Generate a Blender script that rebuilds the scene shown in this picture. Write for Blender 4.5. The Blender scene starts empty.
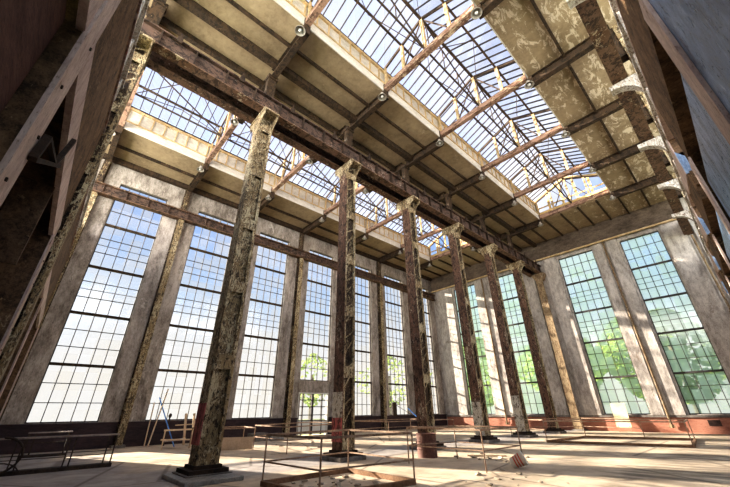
import bpy, bmesh, math, random
from math import sin, cos, pi, radians as rad
from mathutils import Vector, Matrix
random.seed(7)
sc = bpy.context.scene
col = sc.collection

# ------------------------------------------------------------------ tagging
def tag(o, label=None, cat=None, group=None, kind=None):
    if label: o['label'] = label
    if cat: o['category'] = cat
    if group: o['group'] = group
    if kind: o['kind'] = kind
    return o

def empty(name, loc, label, cat, group=None, kind=None, rz=0.0):
    o = bpy.data.objects.new(name, None)
    o.empty_display_size = 0.2
    col.objects.link(o)
    o.location = loc
    o.rotation_euler = (0, 0, rz)
    return tag(o, label, cat, group, kind)

def copy_tree(o, parent=None):
    c = o.copy()
    col.objects.link(c)
    if parent is not None:
        c.parent = parent
    for ch in list(o.children):
        copy_tree(ch, c)
    return c

# ------------------------------------------------------------------ mesh builder
class MB:
    def __init__(self):
        self.v = []
        self.f = []
    def add(self, vs, fs):
        n = len(self.v)
        self.v += [tuple(v) for v in vs]
        self.f += [tuple(i + n for i in f) for f in fs]
        return self
    def box(self, x0, x1, y0, y1, z0, z1):
        vs = [(x, y, z) for z in (z0, z1) for y in (y0, y1) for x in (x0, x1)]
        return self.add(vs, [(0, 2, 3, 1), (4, 5, 7, 6), (0, 1, 5, 4), (2, 6, 7, 3), (0, 4, 6, 2), (1, 3, 7, 5)])
    def bar(self, p, q, w, h, up=(0, 0, 1)):
        p = Vector(p); q = Vector(q); d = (q - p).normalized(); u = Vector(up)
        if abs(d.dot(u)) > 0.98: u = Vector((1, 0, 0))
        s = d.cross(u).normalized(); u = s.cross(d).normalized()
        vs = [c + s * a * w / 2 + u * b * h / 2 for c in (p, q) for b in (-1, 1) for a in (-1, 1)]
        return self.add(vs, [(0, 2, 3, 1), (4, 5, 7, 6), (0, 1, 5, 4), (2, 6, 7, 3), (0, 4, 6, 2), (1, 3, 7, 5)])
    def tube(self, pts, r, n=8):
        pts = [Vector(p) for p in pts]
        rings = []
        for i, p in enumerate(pts):
            d = (pts[min(i + 1, len(pts) - 1)] - pts[max(i - 1, 0)]).normalized()
            u = Vector((0, 0, 1)) if abs(d.z) < 0.95 else Vector((1, 0, 0))
            s = d.cross(u).normalized(); t = s.cross(d)
            rings.append([p + (s * cos(2 * pi * k / n) + t * sin(2 * pi * k / n)) * r for k in range(n)])
        vs = [v for rg in rings for v in rg]
        fs = [tuple(range(n))[::-1], tuple((len(pts) - 1) * n + k for k in range(n))]
        for i in range(len(pts) - 1):
            for k in range(n):
                a = i * n + k; b = i * n + (k + 1) % n
                fs.append((a, b, b + n, a + n))
        return self.add(vs, fs)
    def lathe(self, prof, c=(0, 0, 0), n=20):
        vs = []; fs = []
        for r, z in prof:
            for k in range(n):
                a = 2 * pi * k / n
                vs.append((c[0] + max(r, .0005) * cos(a), c[1] + max(r, .0005) * sin(a), c[2] + z))
        for i in range(len(prof) - 1):
            for k in range(n):
                a = i * n + k; b = i * n + (k + 1) % n
                fs.append((a, b, b + n, a + n))
        return self.add(vs, fs)
    def prism(self, poly, a, b, axis='y'):
        n = len(poly)
        def P(p, t):
            return {'y': (p[0], t, p[1]), 'x': (t, p[0], p[1]), 'z': (p[0], p[1], t)}[axis]
        vs = [P(p, a) for p in poly] + [P(p, b) for p in poly]
        fs = [tuple(range(n))[::-1], tuple(range(n, 2 * n))]
        for k in range(n):
            fs.append((k, (k + 1) % n, (k + 1) % n + n, k + n))
        return self.add(vs, fs)
    def build(self, name, m, parent=None, smooth=False, bevel=0.0):
        me = bpy.data.meshes.new(name)
        me.from_pydata(self.v, [], self.f)
        bm = bmesh.new(); bm.from_mesh(me)
        bmesh.ops.recalc_face_normals(bm, faces=bm.faces)
        bm.to_mesh(me); bm.free()
        if smooth:
            for p in me.polygons: p.use_smooth = True
        me.materials.append(m)
        o = bpy.data.objects.new(name, me)
        col.objects.link(o)
        if parent is not None: o.parent = parent
        if bevel:
            b = o.modifiers.new('edge', 'BEVEL'); b.width = bevel; b.segments = 2; b.limit_method = 'ANGLE'
        return o

def struct(name, mb, m, label, cat, parent=None, **k):
    o = mb.build(name, m, parent, **k)
    return tag(o, label, cat, None, 'structure')

# ------------------------------------------------------------------ materials
class NT:
    def __init__(self, name):
        self.m = bpy.data.materials.new(name)
        self.m.use_nodes = True
        self.t = self.m.node_tree
        self.t.nodes.clear()
        self.out = self.n('ShaderNodeOutputMaterial')
    def n(self, typ, **kw):
        nd = self.t.nodes.new(typ)
        for k, v in kw.items():
            if k.startswith('i_'):
                key = k[2:].replace('_', ' ')
                nd.inputs[key].default_value = v
            else:
                setattr(nd, k, v)
        return nd
    def l(self, a, b):
        self.t.links.new(a, b)
    def pos(self, scale=(1, 1, 1), rot=(0, 0, 0)):
        g = self.n('ShaderNodeNewGeometry')
        mp = self.n('ShaderNodeMapping')
        mp.inputs['Scale'].default_value = scale
        mp.inputs['Rotation'].default_value = rot
        self.l(g.outputs['Position'], mp.inputs['Vector'])
        return mp.outputs['Vector']
    def noise(self, vec, scale, detail=6, rough=0.6, dist=0.0):
        nd = self.n('ShaderNodeTexNoise')
        nd.inputs['Scale'].default_value = scale
        nd.inputs['Detail'].default_value = detail
        nd.inputs['Roughness'].default_value = rough
        nd.inputs['Distortion'].default_value = dist
        self.l(vec, nd.inputs['Vector'])
        return nd.outputs['Fac']
    def ramp(self, fac, stops, mode='LINEAR'):
        r = self.n('ShaderNodeValToRGB')
        r.color_ramp.interpolation = mode
        el = r.color_ramp.elements
        while len(el) < len(stops): el.new(0.5)
        for e, (p, c) in zip(el, stops):
            e.position = p
            e.color = (*c, 1) if not isinstance(c, (int, float)) else (c, c, c, 1)
        self.l(fac, r.inputs['Fac'])
        return r.outputs['Color']
    def mix(self, fac, a, b, mode='MIX'):
        x = self.n('ShaderNodeMix', data_type='RGBA', blend_type=mode)
        for s, v in ((x.inputs[0], fac), (x.inputs[6], a), (x.inputs[7], b)):
            if isinstance(v, (int, float)): s.default_value = v
            elif isinstance(v, tuple): s.default_value = (*v, 1)
            else: self.l(v, s)
        return x.outputs[2]
    def math(self, op, a, b=0.0, clamp=False):
        x = self.n('ShaderNodeMath', operation=op, use_clamp=clamp)
        for s, v in ((x.inputs[0], a), (x.inputs[1], b)):
            if isinstance(v, (int, float)): s.default_value = v
            else: self.l(v, s)
        return x.outputs[0]
    def finish(self, colr, rough=0.8, bump=None, bs=0.3, bd=0.02, metal=0.0, spec=0.3):
        b = self.n('ShaderNodeBsdfPrincipled')
        if isinstance(colr, tuple): b.inputs['Base Color'].default_value = (*colr, 1)
        else: self.l(colr, b.inputs['Base Color'])
        if isinstance(rough, (int, float)): b.inputs['Roughness'].default_value = rough
        else: self.l(rough, b.inputs['Roughness'])
        b.inputs['Metallic'].default_value = metal
        b.inputs['Specular IOR Level'].default_value = spec
        if bump is not None:
            bp = self.n('ShaderNodeBump')
            bp.inputs['Strength'].default_value = bs
            bp.inputs['Distance'].default_value = bd
            self.l(bump, bp.inputs['Height'])
            self.l(bp.outputs['Normal'], b.inputs['Normal'])
        self.l(b.outputs['BSDF'], self.out.inputs['Surface'])
        return self.m

def mat_peel(name, base, dark, flake, amount=0.5, scale=2.2, rust=(.16, .07, .03), stretch=(1, 1, .45)):
    t = NT(name)
    v = t.pos(stretch)
    scale *= 1.7
    big = t.noise(v, scale * .3, 4, .65)
    mid = t.noise(v, scale * 1.7, 10, .78, .6)
    fine = t.noise(v, scale * 8, 6, .75)
    c = t.mix(t.ramp(big, [(.38, 0), (.62, 1)]), base, rust)
    c = t.mix(t.ramp(t.math('ADD', mid, t.math('MULTIPLY', t.math('SUBTRACT', fine, .5), .35)), [(.52 - .02, 0), (.52 + .02, 1)]), c, dark)
    m2 = t.noise(v, scale * 2.6, 10, .75, 1.1)
    th = .66 - .26 * amount
    s = t.math('ADD', m2, t.math('MULTIPLY', t.math('SUBTRACT', big, .5), .5))
    msk = t.ramp(s, [(th, 0), (th + .025, 1)])
    c = t.mix(msk, c, t.mix(t.ramp(fine, [(.35, 0), (.7, 1)]), flake, tuple(x * .55 for x in flake)))
    h = t.math('ADD', t.math('MULTIPLY', msk, .6), fine)
    return t.finish(c, .75, h, .6, .03)

def mat_mottle(name, a, b, c3=None, scale=1.0, stretch=(1, 1, 1), rough=.85, bs=.35, spec=.25, lo=.35, hi=.65, metal=0.0, rot=(0, 0, 0)):
    t = NT(name)
    v = t.pos(stretch, rot)
    n1 = t.noise(v, scale, 8, .68, .4)
    n2 = t.noise(v, scale * 6.3, 8, .7)
    n4 = t.noise(v, max(scale * 28, 22), 5, .75)
    s = t.math('ADD', t.math('ADD', t.math('MULTIPLY', n1, .5), t.math('MULTIPLY', n2, .38)), t.math('MULTIPLY', n4, .22))
    s = t.math('SUBTRACT', s, .05)
    c = t.ramp(s, [(lo + .03, a), (hi - .03, b)])
    c = t.mix(t.ramp(n4, [(.3, 1), (.42, 0)]), c, tuple(q * .55 for q in a))
    if c3:
        n3 = t.noise(v, scale * 2.1, 9, .75, .8)
        c = t.mix(t.ramp(n3, [(.6, 0), (.66, 1)]), c, c3)
    return t.finish(c, rough, n2, bs, .03, metal, spec)

M = {}
M['col_brown'] = mat_peel('peeling_brown_steel', (.13, .072, .048), (.035, .022, .016), (.55, .47, .34), .22, 2.6, rust=(.17, .098, .066))
M['col_yellow'] = mat_peel('flaking_yellow_steel', (.3, .225, .12), (.05, .036, .025), (.66, .56, .36), .55, 3.6, rust=(.19, .12, .065))
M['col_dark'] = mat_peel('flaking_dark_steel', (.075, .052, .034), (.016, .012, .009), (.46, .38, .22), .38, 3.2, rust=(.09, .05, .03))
M['ochre'] = mat_peel('ochre_peeling_steel', (.33, .25, .15), (.14, .09, .05), (.55, .47, .34), .3, 1.8, rust=(.24, .16, .09))
M['girder'] = mat_peel('rusty_girder_steel', (.085, .056, .045), (.026, .018, .014), (.5, .43, .36), .13, 2.0, rust=(.13, .078, .055), stretch=(.6, .6, 1))
M['girder_flange'] = mat_peel('worn_girder_flange', (.17, .105, .07), (.05, .03, .02), (.5, .4, .27), .2, 2.2, rust=(.13, .07, .04), stretch=(.6, .6, 1))
M['black_steel'] = mat_mottle('black_rusty_steel', (.015, .011, .01), (.07, .045, .03), scale=2)
M['chord'] = mat_peel('pinkish_rust_chord', (.4, .26, .19), (.12, .07, .05), (.7, .55, .38), .28, 1.6, rust=(.26, .15, .1), stretch=(.4, .6, 1))
M['roof_beam'] = mat_peel('dark_roof_beam', (.05, .032, .02), (.02, .014, .009), (.36, .27, .15), .02, 2.2, rust=(.075, .045, .025))
M['post_cream'] = mat_mottle('cream_rust_post', (.36, .23, .1), (.78, .62, .38), scale=3)
M['brace'] = mat_mottle('dark_brace_steel', (.03, .025, .025), (.12, .085, .06), scale=3)
M['bars'] = mat_mottle('glazing_bar_steel', (.04, .038, .042), (.1, .088, .08), scale=3)
M['yellow_frame'] = mat_mottle('yellow_window_frame', (.5, .32, .1), (.85, .66, .36), scale=2)
M['concrete'] = mat_mottle('weathered_concrete', (.15, .125, .105), (.5, .445, .395), (.62, .57, .51), .8, (1, 1, .4), bs=.6, lo=.38, hi=.62)
M['concrete_end'] = mat_mottle('pale_plaster', (.24, .21, .19), (.62, .575, .52), (.2, .16, .13), .8, (1, 1, .4), bs=.6, lo=.38, hi=.62)
M['concrete_dark'] = mat_mottle('brown_stained_concrete', (.055, .04, .03), (.2, .155, .115), scale=.9, stretch=(.5, 1, 1))
M['plinth'] = mat_mottle('dirty_plinth_concrete', (.07, .06, .055), (.3, .27, .24), scale=2)
M['slab'] = mat_mottle('grey_slab_concrete', (.17, .16, .15), (.42, .4, .37), scale=1.5)
M['fascia'] = mat_mottle('cream_fascia', (.46, .42, .36), (.76, .72, .65), (.3, .25, .19), 1.2, (.5, .5, 1))
M['band_dark'] = mat_mottle('dark_dado_paint', (.018, .014, .017), (.075, .045, .048), scale=1.2, stretch=(1, .4, 1.5), rough=.6)
M['band_red'] = mat_mottle('brick_red_dado', (.27, .1, .065), (.46, .225, .155), (.2, .08, .055), 1.2, (.5, 1, 1.4), rough=.7)
M['left_web'] = mat_mottle('brown_plate_steel', (.045, .028, .017), (.22, .135, .075), (.38, .27, .16), 2.4, (1, 1, 1), lo=.38, hi=.62)
M['left_dark'] = mat_mottle('shadowed_plate', (.05, .024, .022), (.16, .085, .065), scale=2, stretch=(.4, 1, 1.6))  # shade of the recessed plates put into this dark colour
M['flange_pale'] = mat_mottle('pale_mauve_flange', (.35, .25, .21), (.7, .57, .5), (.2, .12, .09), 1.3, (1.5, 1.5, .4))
M['lip'] = mat_peel('pale_edge_lip', (.5, .42, .4), (.2, .13, .12), (.6, .2, .14), .2, 2.2)
M['white_lattice'] = mat_peel('peeling_white_lattice', (.58, .54, .49), (.2, .15, .11), (.8, .77, .73), .6, 2.5, rust=(.4, .32, .24))
M['wood'] = mat_mottle('pale_raw_wood', (.5, .36, .23), (.78, .62, .44), scale=2.5, stretch=(1, 1, .2))
M['rail'] = mat_mottle('rusty_pipe', (.17, .1, .065), (.52, .38, .27), scale=4)
M['rail_dark'] = mat_mottle('dark_iron', (.02, .016, .015), (.1, .07, .05), scale=4)
M['rail_grey'] = mat_mottle('dusty_iron_top', (.2, .15, .13), (.45, .38, .33), scale=3)
M['kerb'] = mat_mottle('rusty_kerb_steel', (.13, .07, .04), (.36, .22, .13), (.07, .04, .025), 3, (1, 1, 1))
M['drum'] = mat_mottle('rust_red_drum', (.075, .035, .026), (.2, .1, .075), (.34, .21, .16), 3, (1, 1, .5), rough=.6)
M['blue_paint'] = mat_mottle('blue_painted_tube', (.08, .22, .6), (.16, .36, .8), scale=3, rough=.5)
M['board'] = mat_mottle('pale_yellow_board', (.68, .58, .34), (.86, .78, .54), scale=1.5)
M['sheet'] = mat_mottle('tan_sheet', (.46, .34, .23), (.68, .53, .38), scale=2)
M['rubble'] = mat_mottle('rubble_concrete', (.25, .2, .15), (.66, .56, .43), scale=4)
M['band_white'] = mat_peel('white_flaked_paint', (.62, .58, .48), (.1, .07, .05), (.7, .66, .56), .5, 2.5, rust=(.5, .44, .34))
M['band_rose'] = mat_peel('red_flaked_paint', (.44, .12, .11), (.1, .04, .035), (.52, .2, .17), .3, 2.0, rust=(.36, .1, .09))
M['lamp_shade'] = mat_mottle('grey_enamel', (.2, .18, .15), (.5, .46, .4), scale=8, rough=.5)
M['lamp_glass'] = NT('lamp_glass_dirty').finish((.6, .6, .56), .15, spec=.8)
M['bucket'] = mat_mottle('white_plastic_pail', (.7, .64, .56), (.88, .83, .76), scale=5, rough=.4)
M['bucket_red'] = mat_mottle('red_stripe', (.5, .1, .06), (.65, .18, .12), scale=5, rough=.4)
M['grille'] = mat_mottle('dark_grille', (.03, .02, .018), (.1, .06, .05), scale=4)
M['door'] = mat_mottle('white_door_paint', (.6, .6, .56), (.82, .82, .78), scale=2, rough=.5)
M['bark'] = mat_mottle('bark', (.06, .045, .03), (.16, .12, .08), scale=5)
M['ground'] = mat_mottle('outside_grass', (.12, .19, .05), (.34, .36, .16), scale=.4)

# grey steel plates with streaks, sky reflection put into the colour as blue
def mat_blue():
    t = NT('sky_tinted_grey_plate')
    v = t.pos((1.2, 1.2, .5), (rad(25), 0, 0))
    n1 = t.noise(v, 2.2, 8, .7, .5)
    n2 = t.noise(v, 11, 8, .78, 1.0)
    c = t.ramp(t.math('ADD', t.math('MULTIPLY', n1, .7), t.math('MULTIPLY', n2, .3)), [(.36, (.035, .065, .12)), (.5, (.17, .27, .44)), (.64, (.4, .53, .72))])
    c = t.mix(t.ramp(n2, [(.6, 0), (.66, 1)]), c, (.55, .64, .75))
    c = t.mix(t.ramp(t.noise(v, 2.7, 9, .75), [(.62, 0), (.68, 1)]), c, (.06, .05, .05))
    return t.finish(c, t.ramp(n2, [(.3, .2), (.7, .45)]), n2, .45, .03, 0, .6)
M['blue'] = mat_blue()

# tan ceiling boards, flaking more towards the far aisle side
def mat_ceiling():
    t = NT('tan_ceiling_board')
    v = t.pos((1, 1, 1))
    n1 = t.noise(v, .5, 5, .6)
    n2 = t.noise(v, 4, 12, .8, .3)
    base = t.ramp(t.math('ADD', t.math('MULTIPLY', n1, .5), t.math('MULTIPLY', n2, .5)), [(.32, (.18, .13, .08)), (.66, (.44, .34, .215))])
    g = t.n('ShaderNodeNewGeometry'); s = t.n('ShaderNodeSeparateXYZ'); t.l(g.outputs['Position'], s.inputs[0])
    gx = t.math('MULTIPLY', t.math('ADD', s.outputs['X'], 9.0), .0135, True)
    gx = t.math('MINIMUM', gx, .15)
    fl = t.noise(t.pos((1.5, .6, 1)), 2.0, 12, .78, .7)
    msk = t.ramp(t.math('ADD', fl, gx), [(.645, 0), (.665, 1)])
    c = t.mix(msk, base, (.66, .56, .42))
    dk = t.ramp(t.noise(v, 2.6, 12, .8), [(.64, 0), (.68, 1)])
    c = t.mix(t.math('MULTIPLY', dk, .8), c, (.16, .1, .05))
    return t.finish(c, .9, msk, .3, .02)
M['ceiling'] = mat_ceiling()

# dusty floor
def mat_floor():
    t = NT('dusty_concrete_floor')
    v = t.pos()
    n0 = t.noise(v, .18, 5, .6, .5)
    n1 = t.noise(v, 1.1, 9, .7, .3)
    n2 = t.noise(v, 9, 8, .75)
    st = t.noise(t.pos((.25, 1.6, 1), (0, 0, rad(-8))), 1.1, 7, .65, .3)
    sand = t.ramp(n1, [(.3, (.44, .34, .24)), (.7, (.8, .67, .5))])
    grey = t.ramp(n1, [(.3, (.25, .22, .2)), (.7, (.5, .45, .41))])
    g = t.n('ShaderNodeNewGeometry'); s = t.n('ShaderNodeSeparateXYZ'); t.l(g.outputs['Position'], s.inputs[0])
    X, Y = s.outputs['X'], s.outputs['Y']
    # grey aisle along the column row; near the entrance the shade is painted grey
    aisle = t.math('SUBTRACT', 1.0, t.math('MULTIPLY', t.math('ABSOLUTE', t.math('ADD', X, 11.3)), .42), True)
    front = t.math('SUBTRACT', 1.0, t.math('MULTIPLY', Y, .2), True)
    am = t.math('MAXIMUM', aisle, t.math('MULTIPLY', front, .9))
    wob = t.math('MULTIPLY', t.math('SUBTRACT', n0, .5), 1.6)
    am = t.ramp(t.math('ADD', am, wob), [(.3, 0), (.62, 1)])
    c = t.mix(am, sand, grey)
    # darker streaked slab on the near side of the far aisle
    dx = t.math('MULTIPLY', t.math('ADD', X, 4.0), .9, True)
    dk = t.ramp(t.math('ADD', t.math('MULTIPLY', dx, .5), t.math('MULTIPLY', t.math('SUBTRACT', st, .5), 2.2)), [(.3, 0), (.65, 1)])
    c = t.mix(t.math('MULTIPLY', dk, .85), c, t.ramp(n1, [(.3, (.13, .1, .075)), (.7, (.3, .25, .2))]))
    c = t.mix(t.math('MULTIPLY', t.ramp(n2, [(.6, 0), (.68, 1)]), .35), c, (.12, .09, .07))
    crack = t.n('ShaderNodeTexVoronoi', feature='DISTANCE_TO_EDGE'); crack.inputs['Scale'].default_value = .28
    t.l(v, crack.inputs['Vector'])
    ck = t.ramp(t.math('ADD', crack.outputs['Distance'], t.math('MULTIPLY', t.math('SUBTRACT', n2, .5), .02)), [(.006, 1), (.016, 0)])
    c = t.mix(t.math('MULTIPLY', ck, .55), c, (.12, .09, .07))
    return t.finish(c, .85, n2, .35, .03, 0, .2)
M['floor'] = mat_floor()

# dirty glass: mostly clear to sun and sky, partly frosted; each pane differs a little
def mat_glass(name, clear, frost_col, tint, pane=(0.55, 0.86), lo=.25, noisepane=True):
    t = NT(name)
    g = t.n('ShaderNodeNewGeometry')
    s = t.n('ShaderNodeSeparateXYZ'); t.l(g.outputs['Position'], s.inputs[0])
    h = t.math('FLOOR', t.math('DIVIDE', t.math('ADD', s.outputs['X'], s.outputs['Y']), pane[0]))
    z = t.math('FLOOR', t.math('DIVIDE', s.outputs['Z'], pane[1]))
    cmb = t.n('ShaderNodeCombineXYZ'); t.l(h, cmb.inputs[0]); t.l(z, cmb.inputs[1])
    wn = t.n('ShaderNodeTexWhiteNoise', noise_dimensions='2D'); t.l(cmb.outputs[0], wn.inputs['Vector'])
    dirt = t.noise(t.pos((1, 1, .6)), .7, 5, .6)
    fac = t.math('ADD', t.math('ADD', clear, t.math('MULTIPLY', t.math('SUBTRACT', wn.outputs['Value'], .5), lo)), t.math('MULTIPLY', t.math('SUBTRACT', dirt, .5), -.4), True)
    tr = t.n('ShaderNodeBsdfTransparent'); tr.inputs['Color'].default_value = (*tint, 1)
    tl = t.n('ShaderNodeBsdfTranslucent'); tl.inputs['Color'].default_value = (*frost_col, 1)
    mx = t.n('ShaderNodeMixShader'); t.l(fac, mx.inputs[0]); t.l(tl.outputs[0], mx.inputs[1]); t.l(tr.outputs[0], mx.inputs[2])
    gl = t.n('ShaderNodeBsdfGlossy'); gl.inputs['Roughness'].default_value = .12
    m2 = t.n('ShaderNodeMixShader'); m2.inputs[0].default_value = .04
    t.l(mx.outputs[0], m2.inputs[1]); t.l(gl.outputs[0], m2.inputs[2])
    t.l(m2.outputs[0], t.out.inputs['Surface'])
    return t.m
M['glass'] = mat_glass('dirty_window_glass', .74, (.055, .055, .053), (.52, .53, .55), lo=.3)
M['glass_end'] = mat_glass('greenish_window_glass', .46, (.58, .68, .6), (.58, .61, .58), lo=.45)
M['glass_roof'] = mat_glass('dusty_roof_glass', .7, (.075, .075, .08), (.8, .79, .82), (.5, 50), .15)

def mat_leaf():
    t = NT('sunlit_leaves')
    v = t.pos()
    n = t.noise(v, 1.2, 4, .6)
    c = t.ramp(n, [(.3, (.12, .24, .04)), (.7, (.5, .62, .14))])
    b = t.n('ShaderNodeBsdfPrincipled'); t.l(c, b.inputs['Base Color']); b.inputs['Roughness'].default_value = .6
    tl = t.n('ShaderNodeBsdfTranslucent'); t.l(c, tl.inputs['Color'])
    mx = t.n('ShaderNodeMixShader'); mx.inputs[0].default_value = .45
    t.l(b.outputs[0], mx.inputs[1]); t.l(tl.outputs[0], mx.inputs[2]); t.l(mx.outputs[0], t.out.inputs['Surface'])
    return t.m
M['leaf'] = mat_leaf()

# ------------------------------------------------------------------ main dimensions (metres)
XL, XC, YE = -22.92, -10.61, 32.5
A0, S, W = .12, 4.78, 2.735
ZP = 16.1                      # underside of the ceiling boards
Yk = lambda k: 3.9 + S * k
ORD = ['first', 'second', 'third', 'fourth', 'fifth', 'sixth', 'seventh', 'eighth']
XR = 3.0                       # end wall runs on behind the steel frame
YF = -3.4                      # roof runs on past the steel frame

# ------------------------------------------------------------------ floor, ground
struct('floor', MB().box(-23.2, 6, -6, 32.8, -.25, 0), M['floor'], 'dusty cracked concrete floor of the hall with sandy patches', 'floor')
struct('ground', MB().box(-90, 60, -60, 110, -.6, -.3), M['ground'], 'grassy ground outside the tall windows', 'ground')

# ------------------------------------------------------------------ long wall with seven windows
def wall_piece(mb, y0, y1, z0, z1): mb.box(XL - .35, XL, y0, y1, z0, z1)
mb = MB()
ZS, ZT = 1.15, 14.6
edges = []
wall_piece(mb, -14, A0, 0, ZP + .3)  # unseen stretch, run on to keep the sun off the steel frame
for i in range(7):
    a = A0 + i * S; b = a + W
    c = A0 + (i + 1) * S if i < 6 else YE + .3
    if i == 3:
        wall_piece(mb, a, a + .12, 0, 3.65); wall_piece(mb, b - .04, b, 0, 3.65); wall_piece(mb, a + .12, b - .04, 2.8, 3.65)
    else:
        wall_piece(mb, a, b, 0, ZS)
    wall_piece(mb, a, b, ZT, ZP + .3)
    wall_piece(mb, b, c, 0, ZP + .3)
struct('wall_left', mb, M['concrete'], 'long weathered grey concrete wall with a row of tall windows', 'wall')
# end wall with four windows
EW = [(-20.0, -17.3), (-15.12, -12.38), (-8.48, -5.65), (-3.6, -1.01)]
mb = MB(); prev = XL - .35
for a, b in EW:
    mb.box(prev, a, YE, YE + .35, 0, ZP + .3)
    mb.box(a, b, YE, YE + .35, 0, 1.1); mb.box(a, b, YE, YE + .35, 14.02, ZP + .3)
    prev = b
mb.box(prev, 8, YE, YE + .35, 0, ZP + .3)
struct('wall_end', mb, M['concrete_end'], 'pale plastered end wall with four tall greenish windows', 'wall')
struct('trim_1', MB().box(XL + .06, .9, YE - .3, YE - .001, 14.42, ZP - .02), M['concrete_dark'], 'deep brown stained concrete lintel across the top of the end wall', 'lintel')
struct('trim_2', MB().box(XL + .06, .9, YE - .42, YE - .302, 14.28, 14.42), M['post_cream'], 'thin cream ledge under the brown lintel of the end wall', 'ledge')
struct('baseboard_left', MB().box(XL + .001, XL + .1, -5.9, 14.4, .0, 1.06).box(XL + .001, XL + .16, -5.9, 14.4, 1.06, 1.14).box(XL + .001, XL + .1, 17.22, YE - .02, 0, 1.06).box(XL + .001, XL + .16, 17.22, YE - .02, 1.06, 1.14), M['band_dark'], 'dark maroon dado band along the foot of the long wall', 'dado')
struct('baseboard_end', MB().box(XL + .2, 6, YE - .08, YE - .001, .0, .92), M['band_red'], 'brick red dado band along the foot of the end wall', 'dado')
struct('trim_3', MB().box(XL + .2, 6, YE - .2, YE - .001, .92, 1.06), M['plinth'], 'thin grey sill strip above the red dado of the end wall', 'sill')

TZ = [14.6, 11.67, 8.98, 6.35, 3.76, 1.15]

def make_window(idx, ax, base, lo, hi, zs, depth, mat_g, label, door=False):
    """ax 'y': window in the long wall (runs along y); ax 'x': window in the end wall"""
    root = empty('window_%d' % idx, base, label, 'window', None, 'structure')
    w = hi - lo
    fr, bars, gl, tm = MB(), MB(), MB(), MB()
    def bx(mb, u0, u1, d0, d1, z0, z1):
        if ax == 'y': mb.box(-d1, -d0, u0, u1, z0, z1)
        else: mb.box(u0, u1, d0, d1, z0, z1)
    z0, z1 = zs[-1], zs[0]
    bx(fr, 0, .05, depth - .05, depth + .05, z0, z1); bx(fr, w - .05, w, depth - .05, depth + .05, z0, z1)
    bx(fr, .05, w - .05, depth - .05, depth + .05, z0, z0 + .06); bx(fr, .05, w - .05, depth - .05, depth + .05, z1 - .06, z1)
    for zt in zs[1:-1]:
        bx(tm, .05, w - .05, depth - .09, depth + .05, zt - .065, zt + .065)
    for k in range(1, 5):
        u = w * k / 5
        bx(bars, u - .018, u + .018, depth - .03, depth + .03, z0, z1)
    for a, b in zip(zs[:-1], zs[1:]):
        n = 3
        for j in range(1, n):
            zz = b + (a - b) * j / n
            bx(bars, .05, w - .05, depth - .025, depth + .025, zz - .017, zz + .017)
    # opening vents: doubled bars in the middle of the second band
    for zb, fr_ in ((zs[1], zs[2]), (zs[2], zs[3])):
        m = fr_ + (zb - fr_) * .5
        bx(bars, .05, w - .05, depth - .05, depth - .02, m - .012, m + .012)
    if ax == 'y': gl.add([(-depth, .02, z0 + .02), (-depth, w - .02, z0 + .02), (-depth, w - .02, z1 - .02), (-depth, .02, z1 - .02)], [(0, 1, 2, 3)])
    else: gl.add([(.02, depth, z0 + .02), (w - .02, depth, z0 + .02), (w - .02, depth, z1 - .02), (.02, depth, z1 - .02)], [(0, 1, 2, 3)])
    fr.build('window_frame', M['bars'], root)
    tm.build('transom', M['roof_beam'] if ax == 'y' else M['bars'], root)
    bars.build('glazing_bars', M['bars'], root)
    gl.build('glass', mat_g, root)
    return root

for i in range(7):
    zs = TZ if i != 3 else [14.6, 11.67, 8.98, 6.35, 3.65]
    make_window(i + 1, 'y', (XL, A0 + i * S, 0), 0, W, zs, .2, M['glass'],
                '%s tall steel-framed window of the long wall, counted from the dark steel frame' % ORD[i] if i != 3 else 'tall steel-framed window above the white glazed door in the long wall')
TE = [14.02, 11.48, 8.91, 6.38, 3.65, 1.1]
el = ['tall greenish end wall window next to the corner with the long wall', 'tall greenish end wall window second from the long wall', 'tall greenish end wall window above the leaning yellow board', 'tall greenish end wall window above the dark wall grille']
for i, (a, b) in enumerate(EW):
    make_window(8 + i, 'x', (a, YE, 0), 0, b - a, TE, .2, M['glass_end'], el[i])

# glazed door in the long wall
root = empty('door_1', (XL, 14.45, 0), 'white glazed double door under the fourth window of the long wall', 'door', None, 'structure')
fr, bars, gl, br = MB(), MB(), MB(), MB()
fr.box(-.25, .02, -.06, .02, 0, 2.8).box(-.25, .02, 2.62, 2.68, 0, 2.8).box(-.25, .02, .02, 2.62, 2.72, 2.8)
br.box(-.2, -.1, .02, .42, .05, .95).box(-.2, -.1, .5, 1.28, .05, .95).box(-.2, -.1, 1.36, 2.15, .05, .95).box(-.2, -.1, 2.2, 2.62, .05, .95)
for y in (.45, 1.26, 1.36, 2.17): bars.box(-.22, -.06, y - .03, y + .03, .02, 2.72)
for z in (.95, 1.3, 1.85, 2.3): bars.box(-.2, -.08, .02, 2.62, z - .025, z + .025)
gl.add([(-.15, .02, .95), (-.15, 2.62, .95), (-.15, 2.62, 2.72), (-.15, .02, 2.72)], [(0, 1, 2, 3)])
fr.build('door_frame', M['door'], root); br.build('door_leaf', M['door'], root); bars.build('glazing_bars', M['bars'], root); gl.build('glass', M['glass'], root)

# wall girder in front of the long windows
root = empty('wall_girder', (XL + .33, -3.3, 13.25), 'rust brown girder running along the long wall across the window heads', 'girder')
L = YE - .3 + 3.3
MB().box(-.04, .04, 0, L, .06, .62).build('web', M['girder'], root)
MB().box(-.2, .2, 0, L, 0, .06).build('flange', M['girder_flange'], root)
MB().box(-.2, .2, 0, L, .62, .7).build('flange', M['girder_flange'], root)
for j in range(int(L / 1.2)): MB().box(.04, .17, j * 1.2 + .3, j * 1.2 + .33, .06, .62).build('stiffener', M['girder'], root)

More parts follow.
